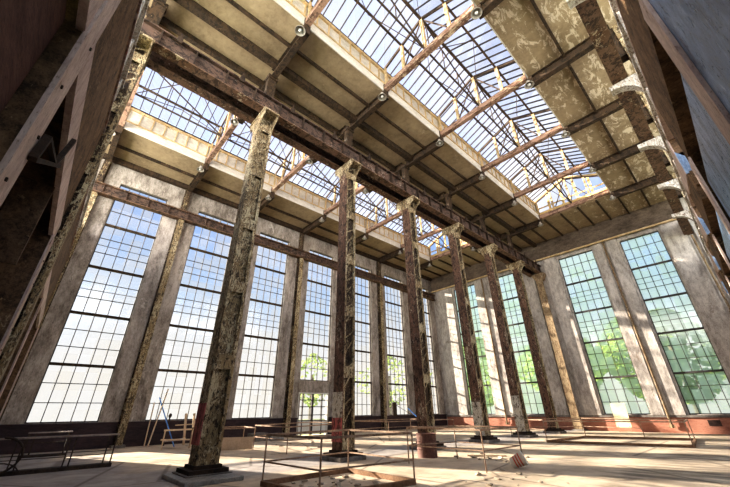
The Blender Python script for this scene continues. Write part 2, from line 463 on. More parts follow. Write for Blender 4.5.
# steel wall stanchions between the windows
def wall_stanchion():
    r = empty('wall_stanchion', (XL, 0, 0), '', 'stanchion', 'peeling stanchions of the long wall')
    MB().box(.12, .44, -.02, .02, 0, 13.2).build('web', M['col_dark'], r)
    MB().box(.44, .48, -.17, .17, 0, 13.2).build('flange', M['col_yellow'], r)
    MB().box(.06, .12, -.2, .2, 0, 15.9).build('back_plate', M['col_dark'], r)
    MB().box(.12, .4, -.11, .11, 13.98, 15.65).build('upper_shaft', M['col_dark'], r)
    MB().box(.06, .62, -.3, .3, 0, .12).build('base_plate', M['plinth'], r)
    return r
ws = None
for k in range(-1, 6):
    r = wall_stanchion() if ws is None else copy_tree(ws)
    ws = ws or r
    r.location.y = Yk(k)
    r['label'] = ('peeling yellow stanchion of the long wall beside the dark steel frame, before the windows' if k < 0 else
                  'peeling yellow stanchion of the long wall between its %s and %s windows' % (ORD[k], ORD[k + 1]))
    del_band = None
# concrete pilaster strips beside stanchions
mb = MB()
for k in range(-1, 7):
    a = A0 + W + k * S if k < 6 else A0 + W + 6 * S; b = A0 + (k + 1) * S
    if k == 6: b = YE - .02
    mb.box(XL + .001, XL + .055, a + .06, b - .06, 1.15, 14.2)
struct('trim_4', mb, M['concrete'], 'shallow grey concrete pilaster strips between the long wall windows', 'pilaster')
# end wall pilasters with pipe slots
mb = MB(); 
for a, b in ((-22.2, -20.15), (-17.15, -15.27), (-12.2, -10.9), (-9.75, -8.62), (-5.5, -4.85), (-4.5, -3.75), (-.85, .4), (.85, 2.6)):
    mb.box(a, b, YE - .22, YE - .001, 1.06, 14.27)
struct('trim_5', mb, M['concrete_end'], 'pale plaster pilasters flanking the end wall windows', 'pilaster')
def pipe(x, label, top=14.2):
    o = MB().tube([(0, 0, .3), (0, 0, top)], .07, 10).box(-.16, .16, -.03, .06, .3, .5).box(-.12, .12, -.02, .06, 7, 7.15).build('wall_pipe', M['ochre'], None)
    o.location = (x, YE - .3, 0)
    return tag(o, label, 'pipe', 'pipes up the end wall')
pipe(-4.68, 'ochre pipe up the end wall between its two sunlit windows')
pipe(-16.2, 'ochre pipe up the end wall between the two windows near the long wall')
pipe(.62, 'ochre pipe up the end wall beside the blue plated steel frame', 12.8)
# ochre half column in the end wall in line with the column row
root = empty('end_stanchion', (-10.35, YE - .45, 0), 'ochre painted stanchion against the end wall under the crane girder', 'stanchion')
MB().box(-.3, .3, -.25, -.2, .1, 12.9).build('flange', M['ochre'], root)
MB().box(-.03, .03, -.2, .4, .1, 12.9).build('web', M['ochre'], root)
MB().box(-.45, .45, -.35, .4, 0, .1).build('base_plate', M['plinth'], root)
MB().prism([(-.3, 12.3), (.3, 12.3), (.55, 12.75), (.55, 12.95), (-.55, 12.95), (-.55, 12.75)], -.26, .3).build('column_head', M['ochre'], root)

# ------------------------------------------------------------------ the column row
def make_column():
    r = empty('riveted_column', (XC, 0, 0), '', 'column', 'riveted columns of the middle row')
    Z0, Z1 = .22, 12.9
    MB().box(-.27, .27, -.3, -.26, Z0, Z1).box(-.2, .2, -.315, -.3, Z0, Z1 - .6).build('flange', M['col_brown'], r)
    MB().box(-.27, .27, .26, .3, Z0, Z1).build('flange', M['col_yellow'], r)
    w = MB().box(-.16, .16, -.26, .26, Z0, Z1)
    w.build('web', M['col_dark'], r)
    an = MB()
    for sx in (-1, 1):
        for sy in (-1, 1):
            an.box(*sorted((sx * .2, sx * .27)), *sorted((sy * .19, sy * .26)), Z0, Z1)
    an.build('angle', M['col_yellow'], r)
    lat = MB()
    for j in range(21):
        z = .5 + j * .6
        for sx in (-.25, .25):
            lat.bar((sx, -.22, z), (sx, .22, z + (.3 if j % 2 else -.0) + .3), .05, .012, (1, 0, 0))
    for j in range(6):
        z = .3 + j * 2.35
        for sx in (-.255, .255): lat.box(sx - .012, sx + .012, -.25, .25, z, z + .4)
    lat.build('batten', M['col_yellow'], r)
    rv = MB()
    for j in range(64):
        z = .4 + j * .195
        for x in (-.22, .22): rv.box(x - .018, x + .018, -.322, -.3, z, z + .035)
    rv.build('rivets', M['col_brown'], next(c for c in r.children if c.name.startswith('flange')))
    hd = MB()
    for sy in (-.31, .27):
        pts = [(-.27, 11.9)]
        hd.prism([(.27, 12.0)] + [(.27 + .42 * (1 - cos(a)), 12.0 + .62 * sin(a)) for a in [pi / 2 * q / 7 for q in range(1, 8)]] + [(.69, 12.86), (.02, 12.86), (.02, 12.0)], sy, sy + .04)
        hd.prism([(-.27, 12.0)] + [(-.27 - .42 * (1 - cos(a)), 12.0 + .62 * sin(a)) for a in [pi / 2 * q / 7 for q in range(1, 8)]] + [(-.69, 12.86), (-.02, 12.86), (-.02, 12.0)], sy, sy + .04)
    hd.box(-.72, .72, -.34, .34, 12.86, 12.95)
    hd.build('column_head', M['col_yellow'], r)
    MB().box(-.13, .13, -.2, .2, 12.95, 15.75).box(-.2, .2, -.24, .24, 15.5, 15.7).build('upper_shaft', M['roof_beam'], r)
    MB().box(-.5, .5, -.5, .5, .13, .22).box(-.36, .36, -.36, .36, .22, .3).build('base_plate', M['black_steel'], r)
    MB().box(-.58, .58, -.58, .58, 0, .13).build('footing', M['plinth'], r, bevel=.02)
    return r
CL = {-1: 'riveted column head beside the dark steel frame, end of the middle row',
      0: 'flaking yellow riveted column standing on a dark plinth behind a stepped slab',
      1: 'brown riveted column with a white and a red paint band at its foot',
      2: 'brown riveted column rising directly behind the rusty drum',
      3: 'flaking riveted column next beyond the one behind the rusty drum',
      4: 'brown riveted column with pale flaked paint around its foot',
      5: 'dark brown riveted column last before the end wall'}
cols = {}
base_c = None
for k in (0, -1, 1, 2, 3, 4, 5):
    r = make_column() if base_c is None else copy_tree(base_c)
    base_c = base_c or r
    r.location.y = Yk(k)
    r['label'] = CL[k]
    cols[k] = r
# paint bands
def band(k, name, m, z0, z1, lab):
    o = MB().box(-.272, .272, -.334, -.3, z0, z1).build(name, m, cols[k]); o['label'] = lab
band(1, 'paint_band', M['band_white'], 1.3, 2.15, 'white flaked paint band')
band(1, 'paint_band', M['band_rose'], .55, 1.3, 'red paint band')
band(0, 'paint_band', M['band_rose'], .75, 1.75, 'faded red paint patch')
band(4, 'paint_band', M['band_white'], .3, 2.3, 'pale flaked paint band')
band(3, 'paint_band', M['band_white'], .3, 1.9, 'pale flaked paint band')
# first column shows its flaking side on the near face as well
for ch in list(cols[0].children) + [g for c in cols[0].children for g in c.children]:
    if ch.name.startswith(('flange', 'rivets', 'web')):
        ch.data = ch.data.copy(); ch.data.materials[0] = M['col_yellow']
o = MB().box(-.62, 1.2, -.78, .62, 0, .1).build('concrete_step', M['slab'], None, bevel=.02); o.location = (XC, Yk(0), 0)
tag(o, 'low grey concrete slab under the plinth of the flaking yellow column', 'slab')
for ch in cols[0].children:
    if ch.name.startswith('footing'): ch.location.z = .101; ch.scale.z = .029 / .13

# crane girder on the column row (a pair of girders)
root = empty('crane_girder', (XC, YF, 12.96), 'double riveted crane girder resting on the row of columns', 'girder')
L = YE - .05 - YF
for sx, mm in ((-1, M['girder']), (1, M['girder'])):
    x = sx * .42
    MB().box(x - .03, x + .03, 0, L, .05, .8).build('web', mm, root)
    MB().box(x - .2, x + .2, 0, L, 0, .05).build('lower_flange', M['girder_flange'], root)
    MB().box(x - .18, x + .18, 0, L, .8, .86).build('upper_flange', M['girder'], root)
    for j in range(int(L / 1.19)):
        y = .55 + j * 1.195
        MB().box(*sorted((x + sx * .03, x + sx * .17)), y - .025, y + .025, .05, .8).build('stiffener', M['black_steel'], root)
    MB().box(x - .05, x + .05, 0, L, .86, .96).build('crane_rail', M['black_steel'], root)
for j in range(int(L / 2.39)):
    y = 1.1 + j * 2.39
    MB().box(.595, .68, y - .09, y + .09, .62, .9).box(.62, .66, y - .03, y + .03, .88, 1.15).build('rail_clamp', M['black_steel'], root)

# far side crane girder above the blue steel frame, with bracket columns
root = empty('crane_girder', (.5, 3.0, 12.96), 'single rusty crane girder above the blue plated steel frame', 'girder')
L = YE - .05 - 3.0
MB().box(-.03, .03, 0, L, .05, .95).build('web', M['girder'], root)
MB().box(-.26, .26, 0, L, 0, .05).build('lower_flange', M['girder_flange'], root)
MB().box(-.22, .22, 0, L, .95, 1.0).build('upper_flange', M['girder'], root)
for j in range(int(L / 1.19)):
    MB().box(-.22, -.03, .3 + j * 1.195, .35 + j * 1.195, .05, .95).build('stiffener', M['girder'], root)
def bracket_column():
    r = empty('bracket_column', (1.3, 0, 0), '', 'column', 'bracket columns above the blue steel frame')
    MB().box(-.25, .25, -.25, .25, 0, 15.7).build('shaft', M['col_yellow'], r)
    pts = [(-.25, 11.6)] + [(-.25 - .85 * (1 - cos(a)), 11.6 + 1.1 * sin(a)) for a in [pi / 2 * q / 9 for q in range(1, 10)]] + [(-1.2, 12.7), (-1.2, 12.92), (-.25, 12.92)]
    MB().prism(pts, -.17, .17).build('bracket', M['white_lattice'], r)
    MB().box(-.65, -.25, -.2, .2, 14.0, 15.7).build('haunch', M['roof_beam'], r)
    return r
bc = None
bl = {1: 'peeling white curved bracket column high above the blue plates, first from the entrance', 2: 'peeling white curved bracket column second along the far crane girder',
      3: 'peeling white curved bracket column third along the far crane girder', 4: 'peeling white curved bracket column fourth along the far crane girder', 5: 'peeling white curved bracket column last before the end wall'}
for k in range(1, 6):
    r = bracket_column() if bc is None else copy_tree(bc)
    bc = bc or r
    r.location.y = Yk(k); r['label'] = bl[k]
# white lattice walkway beams near both steel frames
def lattice(name, loc, rz, L, h, label):
    r = empty(name, loc, label, 'lattice beam', None, None, rz)
    MB().box(0, L, -.06, .06, 0, .1).build('lower_chord', M['white_lattice'], r)
    MB().box(0, L, -.06, .06, h - .1, h).build('upper_chord', M['white_lattice'], r)
    mb = MB(); n = int(L / (h * .8))
    for j in range(n):
        a = j * L / n; b = (j + 1) * L / n; m = (a + b) / 2
        mb.bar((a, 0, .08), (m, 0, h - .08), .12, .05, (0, 1, 0)); mb.bar((m, 0, h - .08), (b, 0, .08), .12, .05, (0, 1, 0))
    mb.build('lattice_bars', M['white_lattice'], r)
    MB().box(0, L, -.12, -.07, 0, h).build('web_plate', M['white_lattice'], r)
    return r
lattice('lattice_beam', (-16.7, -.66, 6.96), 0, 14.7, 1.5, 'peeling white lattice beam on top of the brown plated steel frame')
lattice('lattice_beam', (.67, 3.05, 6.96), rad(90), 20.2, 1.5, 'peeling white lattice beam on top of the blue plated steel frame')

# ------------------------------------------------------------------ roof
SK = [(-19.45, -14.07, 'long wall aisle'), (-7.72, -2.38, 'far aisle')]
YG = Yk(5)      # skylights stop at the last truss
mb = MB()
for a, b in ((XL - .3, SK[0][0]), (SK[0][1], SK[1][0]), (SK[1][1], 1.6)):
    mb.box(a, b, YF, YE + .3, ZP, ZP + .28)
for a, b in ((SK[0][0], SK[0][1]), (SK[1][0], SK[1][1])):
    mb.box(a, b, YG + .12, YE + .3, ZP, ZP + .28)
struct('ceiling', mb, M['ceiling'], 'flat tan boarded ceiling with flaking paint around the skylights', 'ceiling')
px = [(-22.7, .28, .3), (-21.2, .12, .16), (-12.4, .12, .16), (-11.4, .2, .3), (-10.0, .3, .34), (-8.85, .11, .16), (-.78, .11, .16)]
for j, (x, w, h) in enumerate(px):
    struct('ceiling_purlin', MB().box(x - w / 2, x + w / 2, YF, YE - .32, ZP - h, ZP), M['roof_beam'],
           ['dark purlin against the long wall under the ceiling', 'thin purlin between the long wall and its skylight', 'thin purlin between the skylight over the long wall aisle and the columns', 'heavy purlin beside the columns on the long wall side',
            'heavy peeling purlin beside the columns on the far aisle side', 'thin purlin between the columns and the far aisle skylight', 'thin purlin between the far aisle skylight and the blue steel frame'][j], 'purlin')
j = 0
for x in (-19.9, -18.5, -17.2, -15.9, -14.6, -7.4, -6.1, -4.8, -3.5, -2.2):
    j += 1
    struct('ceiling_purlin', MB().box(x - .05, x + .05, YG + .2, YE - .32, ZP - .16, ZP), M['roof_beam'],
           'short thin purlin of the end bay, %s from the long wall' % (ORD + ['ninth', 'tenth'])[j - 1], 'purlin')

ZE, ZQ, ZR = 17.95, 18.38, 19.08
def skylight(x0, x1, where):
    r = empty('skylight', ((x0 + x1) / 2, 0, ZP), 'long glazed ridge skylight over the ' + where, 'skylight')
    hw = (x1 - x0) / 2; L0, L1 = YF, YG
    z = lambda Z: Z - ZP
    for sx in (-1, 1):
        # upstand: cream fascia, pale clerestory strip
        xi = sx * hw
        MB().box(*sorted((xi - sx * .05, xi - sx * .002)), L0, L1 - .06, -.03, .5).build('fascia', M['fascia'], r)
        cl = MB().box(*sorted((xi + sx * .04, xi + sx * .1)), L0, L1 + .12, .52, z(ZE) - .35)
        cl.build('clerestory_panel', M['fascia'], r)
        n = int((L1 - L0) / .65)
        for q in range(n + 1):
            y = L0 + (L1 - L0) * q / n
            MB().box(*sorted((xi - sx * .02, xi + sx * .04)), y - .03, y + .03, .52, z(ZE) - .35).build('clerestory_post', M['post_cream'], r)
        MB().box(*sorted((xi - sx * .06, xi + sx * .2)), L0, L1 + .12, z(ZE) - .35, z(ZE) - .22).box(*sorted((xi - sx * .1, xi + sx * .2)), L0, L1 + .12, .5, .58).build('ledge', M['post_cream'], r)
    # glazing slopes
    gl = MB(); bars = MB(); pl = MB()
    zr, ze = z(ZR), z(ZE)
    for sx in (-1, 1):
        gl.add([(0, L0, zr), (sx * hw, L0, ze), (sx * hw, L1, ze), (0, L1, zr)], [(0, 1, 2, 3)])
        n = int((L1 - L0) / .5)
        for q in range(n + 1):
            y = L0 + (L1 - L0) * q / n
            bars.bar((0, y, zr - .05), (sx * hw, y, ze - .05), .045, .08)
        for f in (.25, .5, .75, 1):
            pl.box(sx * hw * f - .045, sx * hw * f + .045, L0, L1, zr + (ze - zr) * f - .2, zr + (ze - zr) * f - .09) if f in (.5, 1) else None
    pl.box(-.06, .06, L0, L1, zr - .24, zr - .09)
    gl.build('glazing', M['glass_roof'], r); bars.build('glazing_bars', M['bars'], r); pl.build('skylight_purlin', M['brace'], r)
    # glazed gable at the far end
    fr = MB(); gg = MB()
    gg.add([(-hw, L1 + .06, .55), (hw, L1 + .06, .55), (hw, L1 + .06, ze), (0, L1 + .06, zr), (-hw, L1 + .06, ze)], [(0, 1, 2, 3, 4)])
    for f in (-1, -.6, -.2, .2, .6, 1):
        x = f * hw
        fr.box(x - .09, x + .09, L1 - .03, L1 + .05, .5, ze + (zr - ze) * (1 - abs(f)))
    fr.box(-hw, hw, L1 - .05, L1 + .05, .42, .62).box(-hw, hw, L1 - .02, L1 + .04, .98, 1.08)
    for sx in (-1, 1): fr.bar((sx * hw, L1, ze), (0, L1, zr), .1, .16)
    gg.build('gable_glass', M['glass_roof'], r); fr.build('gable_frame', M['yellow_frame'], r)
    return r
SKO = [skylight(a, b, w) for a, b, w in SK]

# trusses
def truss(xa, xb, x0, x1, zc):
    """flat beams over the boarded parts, a pale chord with posts under the skylight"""
    r = empty('roof_truss', (0, 0, 0), '', 'truss', 'roof trusses')
    for a, b in ((xa, x0), (x1, xb)):
        mb = MB().box(a, b, -.03, .03, 15.62, 16.08).box(a, b, -.14, .14, 15.56, 15.62).box(a, b, -.14, .14, 16.04, 16.09)
        mb.build('end_beam', M['roof_beam'], r)
    mb = MB().box(x0 - .1, x1 + .1, -.13, -.03, 16.16, 16.42).box(x0 - .1, x1 + .1, .03, .13, 16.16, 16.42).box(x0 - .1, x1 + .1, -.13, .13, 16.42, 16.45).box(x0 - .1, x1 + .1, -.13, .13, 16.13, 16.16)
    mb.build('chord', M['chord'], r)
    MB().box(x0 - .14, x0 + .1, -.15, .15, 15.6, 16.5).build('end_plate', M['roof_beam'], r); MB().box(x1 - .1, x1 + .14, -.15, .15, 15.6, 16.5).build('end_plate', M['roof_beam'], r)
    c = (x0 + x1) / 2; hw = (x1 - x0) / 2
    for f in (-.5, 0, .5):
        x = c + f * hw
        MB().box(x - .07, x + .07, -.07, .07, 16.45, ZR - (ZR - ZE) * abs(f) - .14).build('post', M['post_cream'], r)
    for sx in (-1, 1):
        MB().box(c + sx * (hw - .12) - .05, c + sx * (hw - .12) + .05, -.05, .05, 16.45, ZE - .15).build('post', M['post_cream'], r)
        mb = MB().bar((c + sx * hw, 0, ZE - .16), (c, 0, ZR - .16), .09, .12)
        mb.bar((c + sx * hw * .5, 0, 16.5), (c, 0, ZR - .2), .05, .06)
        mb.build('rafter', M['brace'], r)
    return r
def lamp():
    r = empty('hanging_lamp', (0, 0, 0), '', 'lamp', 'bell lamps under the trusses')
    MB().tube([(0, 0, 0), (0, 0, -.22)], .025, 8).build('stem', M['black_steel'], r)
    MB().lathe([(.0, -.2), (.09, -.2), (.11, -.3), (.13, -.38), (.2, -.46), (.27, -.54), (.28, -.58), (.26, -.57), (.19, -.5), (.1, -.4), (0, -.38)], n=20).build('lamp_shade', M['lamp_shade'], r, smooth=True)
    MB().lathe([(0, -.4), (.07, -.43), (.1, -.5), (.07, -.58), (0, -.6)], n=14).build('bulb', M['lamp_glass'], r, smooth=True)
    return r
lp = None
kname = {-1: 'beside the brown frame', 0: 'over the yellow column', 1: 'over the red banded column', 2: 'over the drum column', 3: 'just beyond the drum column', 4: 'over the pale footed column', 5: 'at the glazed gable'}
for xa, xb, (x0, x1, wn), sides in ((XL + .42, XC - .16, SK[0], ('long wall side', 'column side')), (XC + .16, 1.0, SK[1], ('column side', 'blue frame side'))):
    wt = 'in long wall aisle' if x0 < -15 else 'in far aisle'
    t0 = None
    for k in range(-1, 6):
        t = truss(xa, xb, x0, x1, 0) if t0 is None else copy_tree(t0)
        t0 = t0 or t
        t.location.y = Yk(k)
        t['label'] = 'pale chorded truss %s, %s' % (wt, kname[k])
        for side, x in enumerate((x0, x1)):
            if lp is None: l = lp = lamp()
            else: l = copy_tree(lp)
            l.scale = (.8, .8, .8)
            l.location = (x + (.05 if side == 0 else -.05), Yk(k) - .28, 15.9)
            l['label'] = 'bell lamp %s, %s, %s' % (wt, sides[side], kname[k])
# the lamps hang from a short arm on the truss
    # ridge bracing between trusses
    b0 = None
    c = (x0 + x1) / 2
    for k in range(-1, 5):
        if b0 is None:
            sky = SKO[0] if x0 < -15 else SKO[1]
            zt = ZR - .26; zb = 16.47
            m = MB()
            m.bar((0, .1, zb), (0, S - .1, zb), .075, .07)
            m.bar((0, .35, zt), (0, S - .1, zb), .06, .06)
            r = m.build('ridge_brace', M['brace'], sky)
            r.location = (0, 0, -ZP)
            for f in (.08, .33, .58):
                y = S * f; top = zt - (zt - zb) * max(0, (y - .35) / (S - .45))
                MB().bar((0, y, zb), (0, y, top), .035, .04).build('strut', M['brace'], r)
            m = MB()
            for sx in (-1, 1): m.bar((0, .1, zb), (sx * (x1 - x0) * .25, S / 2, ZQ - .2), .025, .035).bar((0, S - .1, zb), (sx * (x1 - x0) * .25, S / 2, ZQ - .2), .025, .035)
            m.build('brace_stay', M['brace'], r)
            b0 = r
        else:
            r = copy_tree(b0, sky)
        r.location.y = Yk(k)

# ------------------------------------------------------------------ brown plated steel frame beside the camera
FY = -.55
root = empty('steel_bunker_frame', (-12.5, FY, 0), 'brown plated steel frame with pale column flanges standing along the entrance side', 'steel frame')
ox = -12.5
def lb(mb, x0, x1, y0, y1, z0, z1):
    x0 = max(x0, -16.8); z0 = max(z0, .389)
    return mb.box(x0 - ox, x1 - ox, y0 - FY, y1 - FY, z0, z1)
XS = [-2.84, -7.4, -12.0, -16.6]
lb(MB(), -22.5, .5, -.75, FY - .03, 4.66, 6.9).build('upper_plate', M['left_web'], root)
lb(MB(), -22.5, .5, -.8, FY + .0, 6.9, 6.95).build('top_lip', M['lip'], root)
lb(MB(), -22.5, .5, -1.6, FY - .06, 4.6, 4.66).build('soffit', M['left_web'], root)
lb(MB(), -22.5, .5, -.62, FY - .01, 4.22, 4.66).build('beam_strip', M['flange_pale'], root)
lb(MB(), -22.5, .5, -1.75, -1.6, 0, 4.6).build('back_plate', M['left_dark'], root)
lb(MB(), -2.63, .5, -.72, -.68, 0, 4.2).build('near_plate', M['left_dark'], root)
for i, x in enumerate(XS):
    zt = 6.9 if i == 0 else 4.24
    lb(MB(), x - .19, x + .19, FY - .02, FY + .012, 0, zt).build('column_flange', M['flange_pale'], root)
    lb(MB(), x - .17, x + .17, -1.2, FY - .02, 0, 4.6).build('column_web', M['left_web'], root)
    lb(MB(), x + 1.9, x + 1.96, -.95, FY - .06, 3.1, 4.22).build('gusset_plate', M['left_web'], root) if i else None
    rs = random.Random(i)
    for q in range(12):
        dx = rs.choice((-.1, .06)); zz = .8 + q * .5 + rs.uniform(-.15, .15)
        if zz < zt - .1: MB().box(x + dx - ox, x + dx - ox + .022, .012, .024, zz, zz + .022).build('bolt', M['black_steel'], root)
lb(MB(), -22.5, .5, -1.6, -.72, 2.6, 2.68).build('shelf_plate', M['left_web'], root)
# small dark wall bracket
root = empty('wall_bracket', (-3.0, FY + .012, 3.12), 'small dark triangular bracket bolted to the pale flange of the brown steel frame', 'bracket')
MB().bar((.05, .03, .02), (-1.0, .03, .62), .04, .05, (0, 1, 0)).build('arm', M['black_steel'], root)
MB().bar((.05, .03, .02), (-.05, .03, .3), .04, .05, (0, 1, 0)).bar((-.05, .03, .3), (-.75, .03, .5), .03, .04, (0, 1, 0)).build('stay', M['black_steel'], root)
MB().bar((-.8, .03, .5), (-1.2, .03, 1.1), .04, .04, (0, 1, 0)).build('prong', M['black_steel'], root)

# blue plated steel frame on the other side
FX = .55
root = empty('steel_bunker_frame', (FX, 12, 0), 'sky-blue tinted grey plated steel frame with mauve column flanges standing along the far aisle side', 'steel frame')
oy = 12
def rb(mb, x0, x1, y0, y1, z0, z1):
    y1 = min(y1, 23.4); z0 = max(z0, .389)
    return mb.box(x0 - FX, x1 - FX, y0 - oy, y1 - oy, z0, z1)
YS = [3.45, 7.1, 11.2, 15.3, 19.4]
YP = [8.9, 13.0, 17.1, 21.2]
rb(MB(), FX - .0, .84, 3.0, 24, 6.9, 6.95).build('top_lip', M['flange_pale'], root)
rb(MB(), .95, 1.9, 3.0, 24, 6.5, 6.56).build('soffit', M['left_web'], root)
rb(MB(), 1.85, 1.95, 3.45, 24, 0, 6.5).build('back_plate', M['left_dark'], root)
rb(MB(), .575, .62, -.4, 3.3, 0, 9).build('sky_tinted_plate', M['blue'], root)
for i, y in enumerate(YS):
    rb(MB(), FX - .012, FX + .02, y - .2, y + .2, 0, 5.24).build('column_flange', M['flange_pale'], root)
    rb(MB(), FX + .02, 1.85, y + .1, y + .18, 0, 5.24).build('column_web', M['left_web'], root)
    y1 = YP[i - 1] if i else 3.0
    if i < 4:
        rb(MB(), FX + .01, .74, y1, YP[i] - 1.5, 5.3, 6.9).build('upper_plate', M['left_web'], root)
        rb(MB(), .6, .64, y + .2, YS[i + 1] - .2, 0, 4.7).build('sky_tinted_plate', M['blue'], root)
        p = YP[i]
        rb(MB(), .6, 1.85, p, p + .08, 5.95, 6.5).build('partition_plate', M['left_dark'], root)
        MB().prism([(0, 5.95), (0, 6.55), (.4, 5.95)], p - oy - .03, p - oy - .005, 'y').build('skylit_corner', M['blue'], root)  # corner of the partition lit by the sky, painted as a blue triangle
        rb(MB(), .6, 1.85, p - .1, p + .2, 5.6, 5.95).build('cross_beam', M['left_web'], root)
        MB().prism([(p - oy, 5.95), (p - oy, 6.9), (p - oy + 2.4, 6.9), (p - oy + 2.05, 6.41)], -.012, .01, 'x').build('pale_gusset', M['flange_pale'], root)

# both frames are scaled up about the camera point; true size and distance unknown
EYE = Vector((0, 0, 1.5)); KF = 1.35
for o in list(col.objects):
    if o.parent is None and o.name.split('.')[0] in ('steel_bunker_frame', 'lattice_beam', 'wall_bracket'):
        o.location = EYE + (o.location - EYE) * KF
        o.scale = (KF, KF, KF)

# ------------------------------------------------------------------ railings
def railing(name, loc, pts, closed, label, h=1.0, mids=(.5,), kerb=None, mat='rail', skip=(), r=.02, group='rusty pipe railings'):
    root = empty(name, loc, label, 'railing', group)
    P = [Vector((p[0] - loc[0], p[1] - loc[1], 0)) for p in pts]
    segs = list(zip(P, P[1:] + P[:1])) if closed else list(zip(P, P[1:]))
    for p in P:
        MB().tube([p, p + Vector((0, 0, h))], r, 8).build('post', M[mat], root)
    for i, (a, b) in enumerate(segs):
        if i in skip: continue
        up = Vector((0, 0, h))
        MB().bar(a + up, b + up, .05, .045).build('top_rail', M[mat], root)
        for q in mids:
            MB().bar(a + up * q, b + up * q, .035, .03).build('mid_rail', M[mat], root)
        if kerb:
            MB().bar(a + Vector((0, 0, .05)), b + Vector((0, 0, .05)), .1, .1).build('kerb', M[kerb], root)
    return root
railing('pipe_railing', (-7.2, 5.8, 0), [(-8.42, 4.5), (-8.45, 7.1), (-6.02, 7.05), (-6.35, 4.62)], True, 'rusty pipe railing with steel kerb around the rubble pit before the banded column', 1.02, (.46,), 'kerb')
railing('pipe_railing', (-6.8, 10.6, 0), [(-8.3, 9.5), (-5.63, 9.56), (-5.59, 11.7), (-7.85, 11.55)], True, 'rusty pipe railing enclosure beside the rusty drum and the striped pail', 1.0, (.5,))
railing('pipe_railing', (-15, 10, 0), [(-13.6, 8.2), (-15.5, 13.3), (-19.0, 12.9), (-17.0, 8.4)], True, 'rusty pipe railing between the banded column and the glazed door', .95, (.5,))
railing('pipe_railing', (-17, 19, 0), [(-15.0, 15.6), (-18.6, 15.6), (-18.4, 21.5), (-14.6, 21.5)], True, 'rusty pipe railing behind the banded column in the long wall aisle', .95, (.5,))
railing('pipe_railing', (-11, 24, 0), [(-8.9, 22.0), (-11.6, 23.4), (-8.6, 27.4), (-5.2, 26.2)], False, 'rusty pipe railing open on one side before the end wall', .95, (.5,))
railing('pipe_railing', (-5.5, 22, 0), [(-8.06, 19.9), (-2.6, 21.0), (-3.0, 25.6), (-7.7, 24.6)], True, 'rusty pipe railing with low kerb before the yellow board', .95, (), 'kerb')
# railing with a sheet panel behind the first column
r = railing('pipe_railing', (-17.5, 7.0, 0), [(-16.27, 8.06), (-17.3, 6.1), (-19.4, 6.3), (-18.6, 8.6)], True, 'rusty pipe railing with a tan sheet panel behind the flaking yellow column', .86, ())
MB().add([(1.2, 1.02, .03), (.24, -.84, .03), (.24, -.84, .52), (1.2, 1.02, .52)], [(0, 1, 2, 3)]).build('sheet_panel', M['sheet'], r)
# dark stretcher-like barrier in front of the long wall
root = empty('iron_barrier', (-15.0, 1.3, 0), 'low dark iron barrier with a dusty top plate before the first window', 'barrier')
MB().box(-.2, .14, -1.75, 1.25, .88, .92).build('top_plate', M['rail_grey'], root)
MB().box(-.2, .14, -1.75, 1.25, .0, .1).build('kerb', M['rail_dark'], root)
for y in (-1.2, -1.06, .0, .14, 1.0, 1.2):
    MB().bar((.05, y, .1), (.05, y, .88), .035, .035).build('post', M['rail_dark'], root)
for z in (.36, .46): MB().bar((.05, -1.75, z), (.05, 1.22, z), .03, .02).build('mid_rail', M['rail_dark'], root)
MB().tube([(.25, -1.5 + .5 * sin(a) , .06 + .44 * (1 - cos(a))) for a in [pi * q / 12 for q in range(13)]], .03, 8).build('hoop', M['rail_dark'], root)
MB().tube([(.3, -1.45 + .5 * cos(a), .05 + .28 * sin(a)) for a in [pi * q / 10 for q in range(11)]], .015, 8).build('wire_hoop', M['rail_dark'], root)
root = empty('iron_stand', (-20.4, 1.1, 0), 'small dark iron stand against the maroon dado behind the iron barrier', 'stand')
MB().box(-.15, .15, -.75, .65, .84, .88).build('top_plate', M['rail_grey'], root)
for y in (-.7, -.5, .55): MB().bar((0, y, .06), (0, y, .84), .05, .05).build('post', M['rail_dark'], root)
MB().box(-.1, .1, -.75, .65, 0, .06).build('kerb', M['rail_dark'], root)
MB().bar((0, -.75, .5), (0, .65, .5), .03, .03).build('mid_rail', M['rail_dark'], root)

# wooden barricade, leaning poles
root = empty('wooden_barricade', (-19.9, 5.6, 0), 'raw timber barricade of pale planks between the poles and the flaking yellow column', 'barricade')
MB().bar((.5, -.55, .8), (.3, .9, .8), .07, .07).build('top_rail', M['wood'], root)
MB().bar((.5, -.6, .42), (.3, .9, .35), .07, .06).build('mid_rail', M['wood'], root)
MB().bar((.5, -.5, 0), (.5, -.5, .8), .05, .05).build('post', M['wood'], root)
MB().bar((.2, .85, 0), (.2, .85, .8), .05, .05).build('post', M['wood'], root)
for y in (.45, .85):
    MB().bar((-.2, y + .2, 0.1), (-.3, y + .05, 1.5), .1, .06).build('upright', M['wood'], root)
MB().bar((-.26, .1, .98), (-.26, 1.5, 1.02), .07, .05).build('crosspiece', M['wood'], root)
MB().add([(.1, -.4, .3), (.2, .5, .34), (-.5, .8, .36), (-.6, -.2, .3), (.1, -.4, .34), (.2, .5, .38), (-.5, .8, .4), (-.6, -.2, .34)], [(0, 1, 2, 3), (7, 6, 5, 4), (0, 4, 5, 1), (1, 5, 6, 2), (2, 6, 7, 3), (3, 7, 4, 0)]).build('platform_board', M['rail_grey'], root)
def pole(name, p, q, r, m, label, cat='pole'):
    o = MB().tube([(0, 0, 0), tuple(Vector(q) - Vector(p))], r, 8).build(name, m, None)
    o.location = p
    return tag(o, label, cat)
pole('wooden_pole', (-22.2, 5.0, 0), (-22.74, 5.1, 2.05), .03, M['wood'], 'thin pale pole leaning on the wall nearest the yellow stanchion')
pole('wooden_pole', (-21.5, 5.0, 0), (-22.72, 5.62, 2.75), .035, M['wood'], 'long pale pole leaning on the second window frame')
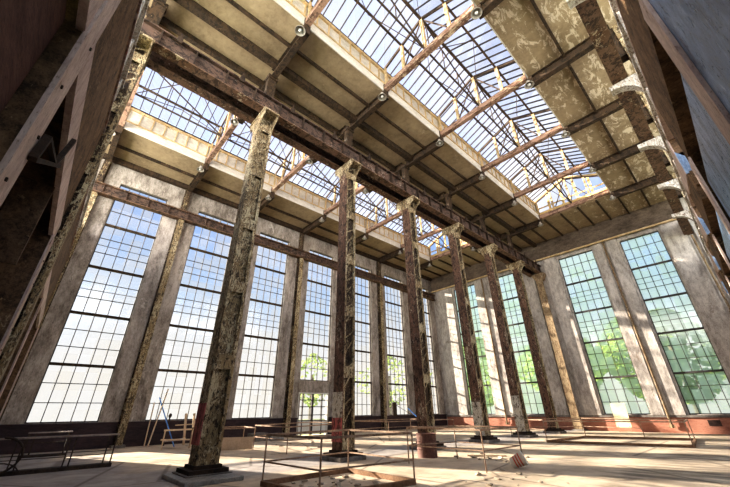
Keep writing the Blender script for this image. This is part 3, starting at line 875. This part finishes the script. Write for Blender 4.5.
pole('blue_pole', (-20.7, 6.0, 0.03), (-22.72, 5.28, 2.3), .028, M['blue_paint'], 'bright blue pole leaning across the two pale poles')
root = empty('iron_post', (-22.0, 5.85, 0), 'short dark iron post with a round knob before the second window', 'post')
MB().tube([(0, 0, 0), (0, 0, 1.3)], .035, 8).build('shaft', M['rail_dark'], root)
MB().lathe([(0, 1.28), (.07, 1.32), (.09, 1.4), (.07, 1.48), (0, 1.52)], n=12).build('knob', M['rail_dark'], root, smooth=True)
pole('blue_pole', (-20.6, 26.7, 0), (-22.6, 26.2, 1.7), .045, M['blue_paint'], 'blue pole leaning before the sixth window of the long wall')
pole('wooden_pole', (-19.5, 26.0, 0), (-22.7, 24.4, 2.1), .02, M['rail_dark'], 'thin dark rod leaning before the sixth window of the long wall', 'rod')
o = MB().box(-.05, .05, -.25, .25, 1.14, 2.2).build('flue_box', M['rail_dark'], None); o.location = (XL + .14, 24.55, 0); tag(o, 'small dark upright box on the sill of the sixth long wall window', 'box')

# drum, pail, blocks, board, grille
root = empty('oil_drum', (-8.85, 11.15 + .02, 0), 'rusty red steel drum standing before the third column', 'drum')
prof = [(0, .02), (.27, .02), (.285, 0), (.29, .02), (.285, .04), (.285, .24), (.3, .26), (.285, .28), (.285, .48), (.3, .5), (.285, .52), (.285, .7), (.295, .72), (.295, .745), (.27, .745), (.27, .72), (0, .72)]
MB().lathe([(q * 1.24, z * 1.02) for q, z in prof], n=32).build('barrel', M['drum'], root, smooth=False)
MB().lathe([(.0, .725), (.035, .725), (.035, .75), (0, .75)], (.15, .05, 0), 12).build('bung', M['rail_dark'], root)
root = empty('striped_pail', (-5.38, 10.9, .18), 'white pail with red stripes lying tipped over on the sandy floor', 'pail')
root.rotation_euler = (rad(0), rad(66), rad(22)); root.scale = (1.3, 1.3, 1.3)
MB().lathe([(0, -.14), (.1, -.14), (.135, .15), (.145, .15), (.145, .165), (.13, .165), (.095, -.12), (0, -.12)], n=24).build('body', M['bucket'], root, smooth=True)
for a, b in ((-.06, -.03), (.0, .03), (.06, .09)):
    rr = lambda z: .1 + .035 * (z + .14) / .29 + .002
    MB().lathe([(rr(a), a), (rr(b), b), (rr(b) - .004, b), (rr(a) - .004, a), (rr(a), a)], n=24).build('stripe', M['bucket_red'], root)
MB().tube([(.14 * cos(a), .14 * sin(a), .16 + .02 * sin(a)) for a in [pi * q / 12 for q in range(13)]], .003, 6).build('handle', M['rail_dark'], root)
def block(loc, size, label, rz=0, m='slab'):
    o = MB().box(-size[0] / 2, size[0] / 2, -size[1] / 2, size[1] / 2, 0, size[2]).build('concrete_block', M[m], None, bevel=.03)
    o.location = loc; o.rotation_euler = (0, 0, rz)
    return tag(o, label, 'block')
block((-21.0, 10.6, 0), (.8, .9, .42), 'dark concrete block before the third window beside the sheet panel', .2, 'plinth')
block((-20.8, 11.7, 0), (.7, .8, .36), 'pale concrete block next to the dark block before the third window', -.2)
block((-19.6, 14.6, 0), (1.2, 1.6, .14), 'low dark slab before the glazed door', .1, 'plinth')
root = empty('leaning_board', (-7.3, YE - .62, .0), 'pale yellow board standing before the end wall under its third window', 'board')
MB().add([(-.46, -.1, .3), (.44, -.1, .3), (.44, -.06, .3), (-.46, -.06, .3), (-.52, .28, 1.85), (.38, .28, 1.85), (.38, .32, 1.85), (-.52, .32, 1.85)], [(0, 3, 2, 1), (4, 5, 6, 7), (0, 1, 5, 4), (1, 2, 6, 5), (2, 3, 7, 6), (3, 0, 4, 7)]).build('panel', M['board'], root)
for x in (-.35, .33): MB().bar((x, -.08, 0), (x, -.06, .4), .06, .05).build('leg', M['rail'], root)
mb = MB().box(-.3, .3, 0, .03, 0, .34)
for q in range(6): mb.box(-.27, .27, -.015, 0, .03 + q * .052, .055 + q * .052)
o = mb.build('wall_grille', M['grille'], None); o.location = (-2.53, YE - .112, .44)
tag(o, 'dark rectangular vent grille set in the red dado of the end wall', 'grille')
# loose planks and rubble
def plank(p, q, w, label):
    o = MB().bar((0, 0, 0), tuple(Vector(q) - Vector(p)), w, .05).build('wooden_plank', M['wood'] , None); o.location = (p[0], p[1], .026)
    return tag(o, label, 'plank')
plank((-8.0, 12.4, 0), (-6.9, 13.2, 0), .16, 'loose plank on the floor beyond the drum railing')
plank((-20.2, 7.2, 0), (-19.0, 8.9, 0), .2, 'loose pale plank near the long wall behind the sheet panel')
chunks = []
for j in range(6):
    bm = bmesh.new(); bmesh.ops.create_icosphere(bm, subdivisions=1, radius=1)
    rs = random.Random(j)
    for v in bm.verts:
        v.co *= rs.uniform(.6, 1.15); v.co.z = max(v.co.z * .6, -.35)
    me = bpy.data.meshes.new('rubble_piece'); bm.to_mesh(me); bm.free(); me.materials.append(M['rubble']); chunks.append(me)
spots = [(-7.3, 5.9, .9, .8, 26, 'rubble in the pit inside the kerbed railing', 'small broken concrete lump inside the kerbed railing pit'),
         (-7.2, 12.6, 1.0, .8, 22, 'rubble beyond the drum railing', 'small broken concrete lump on the floor beyond the drum railing'),
         (-20.2, 7.6, 1.3, 1.0, 16, 'rubble before the long wall', 'small broken concrete lump before the long wall behind the yellow column'),
         (-16.5, 11.0, 1.6, 1.8, 14, 'rubble in the long wall aisle', 'small broken concrete lump inside the railing before the glazed door'),
         (-4.6, 9.6, 1.2, 1.6, 14, 'rubble near the pail', 'small broken lump on the sandy floor around the striped pail')]
placed = [(-8.0 + 1.1 * q / 8, 12.4 + .8 * q / 8, .08) for q in range(9)] + [(-20.2 + 1.2 * q / 10, 7.2 + 1.7 * q / 10, .09) for q in range(11)]
for cx, cy, sx, sy, n, g, lab in spots:
    for q in range(n):
        s = random.uniform(.03, .11)
        for _ in range(60):
            X_, Y_ = cx + random.uniform(-1, 1) * sx, cy + random.uniform(-1, 1) * sy
            if all((X_ - a) ** 2 + (Y_ - b) ** 2 > (2.2 * s + 2.2 * d) ** 2 for a, b, d in placed): break
        else: continue
        placed.append((X_, Y_, s))
        o = bpy.data.objects.new('rubble_piece', random.choice(chunks)); col.objects.link(o)
        o.scale = (s * random.uniform(.8, 1.8), s, s * .8)
        o.location = (X_, Y_, s * .27)
        o.rotation_euler = (0, 0, random.uniform(0, 6))
        tag(o, lab, 'rubble', g)

# ------------------------------------------------------------------ trees outside
def make_tree(seed, h, rad_, nl=2600, wild=1.0):
    rs = random.Random(seed)
    r = empty('broadleaf_tree', (0, 0, -.3), '', 'tree', 'trees outside the windows')
    MB().tube([(0, 0, 0), (.1, 0, h * .3), (-.05, .1, h * .7)], .22, 8).build('trunk', M['bark'], r)
    mb = MB()
    for q in range(nl):
        u = rs.gauss(0, 1), rs.gauss(0, 1), rs.gauss(0, 1)
        n = math.sqrt(sum(c * c for c in u)) or 1
        rr = rad_ * (.55 + .5 * rs.random() ** .5) * (1 + wild * (.22 * sin(3 * u[0] / n + seed) + .18 * cos(4 * u[2] / n)))
        c = Vector((u[0] / n * rr, u[1] / n * rr, h * .62 + u[2] / n * h * .4))
        a = Vector((rs.gauss(0, 1), rs.gauss(0, 1), rs.gauss(0, 1))).normalized(); b = a.orthogonal().normalized()
        s = rs.uniform(.16, .34)
        mb.add([c + a * s, c + b * s * .6, c - a * s, c - b * s * .6], [(0, 1, 2, 3)])
    mb.build('foliage', M['leaf'], r)
    return r
tp = [make_tree(1, 11, 3.4), make_tree(2, 9, 3.0), make_tree(5, 9.5, 4.2, 650, 2.2)]
used = [0, 0, 0]
tl = [(-24, 43, 0, .95, 'tree outside the end wall window in the corner'), (-17.5, 52, 1, 1.25, 'tree outside the second end wall window'), (-12.5, 42, 0, .9, 'tree outside the end wall behind the ochre stanchion'),
      (-7.6, 51, 1, 1.3, 'tree outside the end wall window above the yellow board'), (-4.0, 41.5, 0, .9, 'tree outside the end wall window above the grille'), (1.8, 50, 1, 1.3, 'tree outside the end wall beyond the blue steel frame'),
      (-52, 35.2, 2, 1.15, 'yellow-green tree seen through the window over the glazed door'), (-48, 50.5, 2, 1.2, 'yellow-green tree seen through the sixth window of the long wall')]
for x, y, t, s, lab in tl:
    r = tp[t] if not used[t] else copy_tree(tp[t])
    used[t] = 1
    r.location = (x, y, -.3); r.scale = (s, s, s); r.rotation_euler = (0, 0, x * 1.7)
    r['label'] = lab

# ------------------------------------------------------------------ sky and sun
w = bpy.data.worlds.new('sky'); sc.world = w; w.use_nodes = True
nt = w.node_tree; nt.nodes.clear()
out = nt.nodes.new('ShaderNodeOutputWorld'); bg = nt.nodes.new('ShaderNodeBackground')
tc = nt.nodes.new('ShaderNodeTexCoord'); sp = nt.nodes.new('ShaderNodeSeparateXYZ')
nt.links.new(tc.outputs['Generated'], sp.inputs[0])
rp = nt.nodes.new('ShaderNodeValToRGB')
els = rp.color_ramp.elements
els[0].position = 0.0; els[0].color = (1.0, .97, .9, 1)
els[1].position = 1.0; els[1].color = (.5, .62, .95, 1)
for p_, c_ in ((.12, (1, .98, .95, 1)), (.27, (.55, .74, 1.0, 1)), (.45, (.36, .58, 1.0, 1)), (.75, (.55, .68, 1.0, 1))):
    e = els.new(p_); e.color = c_
nt.links.new(sp.outputs['Z'], rp.inputs['Fac'])
cn = nt.nodes.new('ShaderNodeTexNoise'); cn.inputs['Scale'].default_value = 2.2; cn.inputs['Detail'].default_value = 6
nt.links.new(tc.outputs['Generated'], cn.inputs['Vector'])
cr = nt.nodes.new('ShaderNodeValToRGB'); cr.color_ramp.elements[0].position = .46; cr.color_ramp.elements[1].position = .74
nt.links.new(cn.outputs['Fac'], cr.inputs['Fac'])
mx = nt.nodes.new('ShaderNodeMix'); mx.data_type = 'RGBA'
nt.links.new(cr.outputs['Color'], mx.inputs[0]); nt.links.new(rp.outputs['Color'], mx.inputs[6]); mx.inputs[7].default_value = (1, 1, 1, 1)
nt.links.new(mx.outputs[2], bg.inputs['Color']); bg.inputs['Strength'].default_value = 0.98
nt.links.new(bg.outputs[0], out.inputs['Surface'])
sd = bpy.data.lights.new('sun', 'SUN'); sd.energy = 29.0; sd.angle = rad(1.2); sd.color = (1, .88, .72)
so = bpy.data.objects.new('sun', sd); col.objects.link(so)
so.rotation_euler = Vector((.86, .35, -.3)).to_track_quat('-Z', 'Y').to_euler()
so.location = (-40, 0, 30)

def area(name, loc, d, sx, sy, e, c):
    l = bpy.data.lights.new(name, 'AREA'); l.shape = 'RECTANGLE'; l.size = sx; l.size_y = sy; l.energy = e; l.color = c
    o = bpy.data.objects.new(name, l); col.objects.link(o); o.location = loc
    o.rotation_euler = Vector(d).to_track_quat('-Z', 'Y').to_euler()
area('front_fill_light', (-11, -9, 12), (0, 1, .2), 24, 7, 5200, (1, .97, .93))  # added fill lamp, shines in over the unbuilt front
area('side_fill_light', (10, 12, 13), (-1, -.15, -.3), 26, 8, 3200, (1, .97, .94))  # added fill lamp from the unbuilt side, no such source there
# ------------------------------------------------------------------ camera
f, p, yaw, roll = 329.53, .471, .823, -.0115
F = Vector((-sin(yaw) * cos(p), cos(yaw) * cos(p), sin(p))); r = Vector((cos(yaw), sin(yaw), 0)); u = r.cross(F)
r2 = r * cos(roll) + u * sin(roll); u2 = r2.cross(F)
cd = bpy.data.cameras.new('camera'); cam = bpy.data.objects.new('camera', cd); col.objects.link(cam)
cd.sensor_width = 36; cd.lens = 36 * f / 730; cd.clip_start = .02; cd.clip_end = 400
mt = Matrix((r2, u2, -F)).transposed().to_4x4(); mt.translation = (0, 0, 1.5)
cam.matrix_world = mt
sc.camera = cam
sc.view_settings.view_transform = 'Standard'
sc.view_settings.look = 'Medium High Contrast'
sc.view_settings.exposure = 0.72
try:
    sc.cycles.max_bounces = 10; sc.cycles.diffuse_bounces = 5; sc.cycles.transparent_max_bounces = 12; sc.cycles.sample_clamp_indirect = 6
except Exception: pass
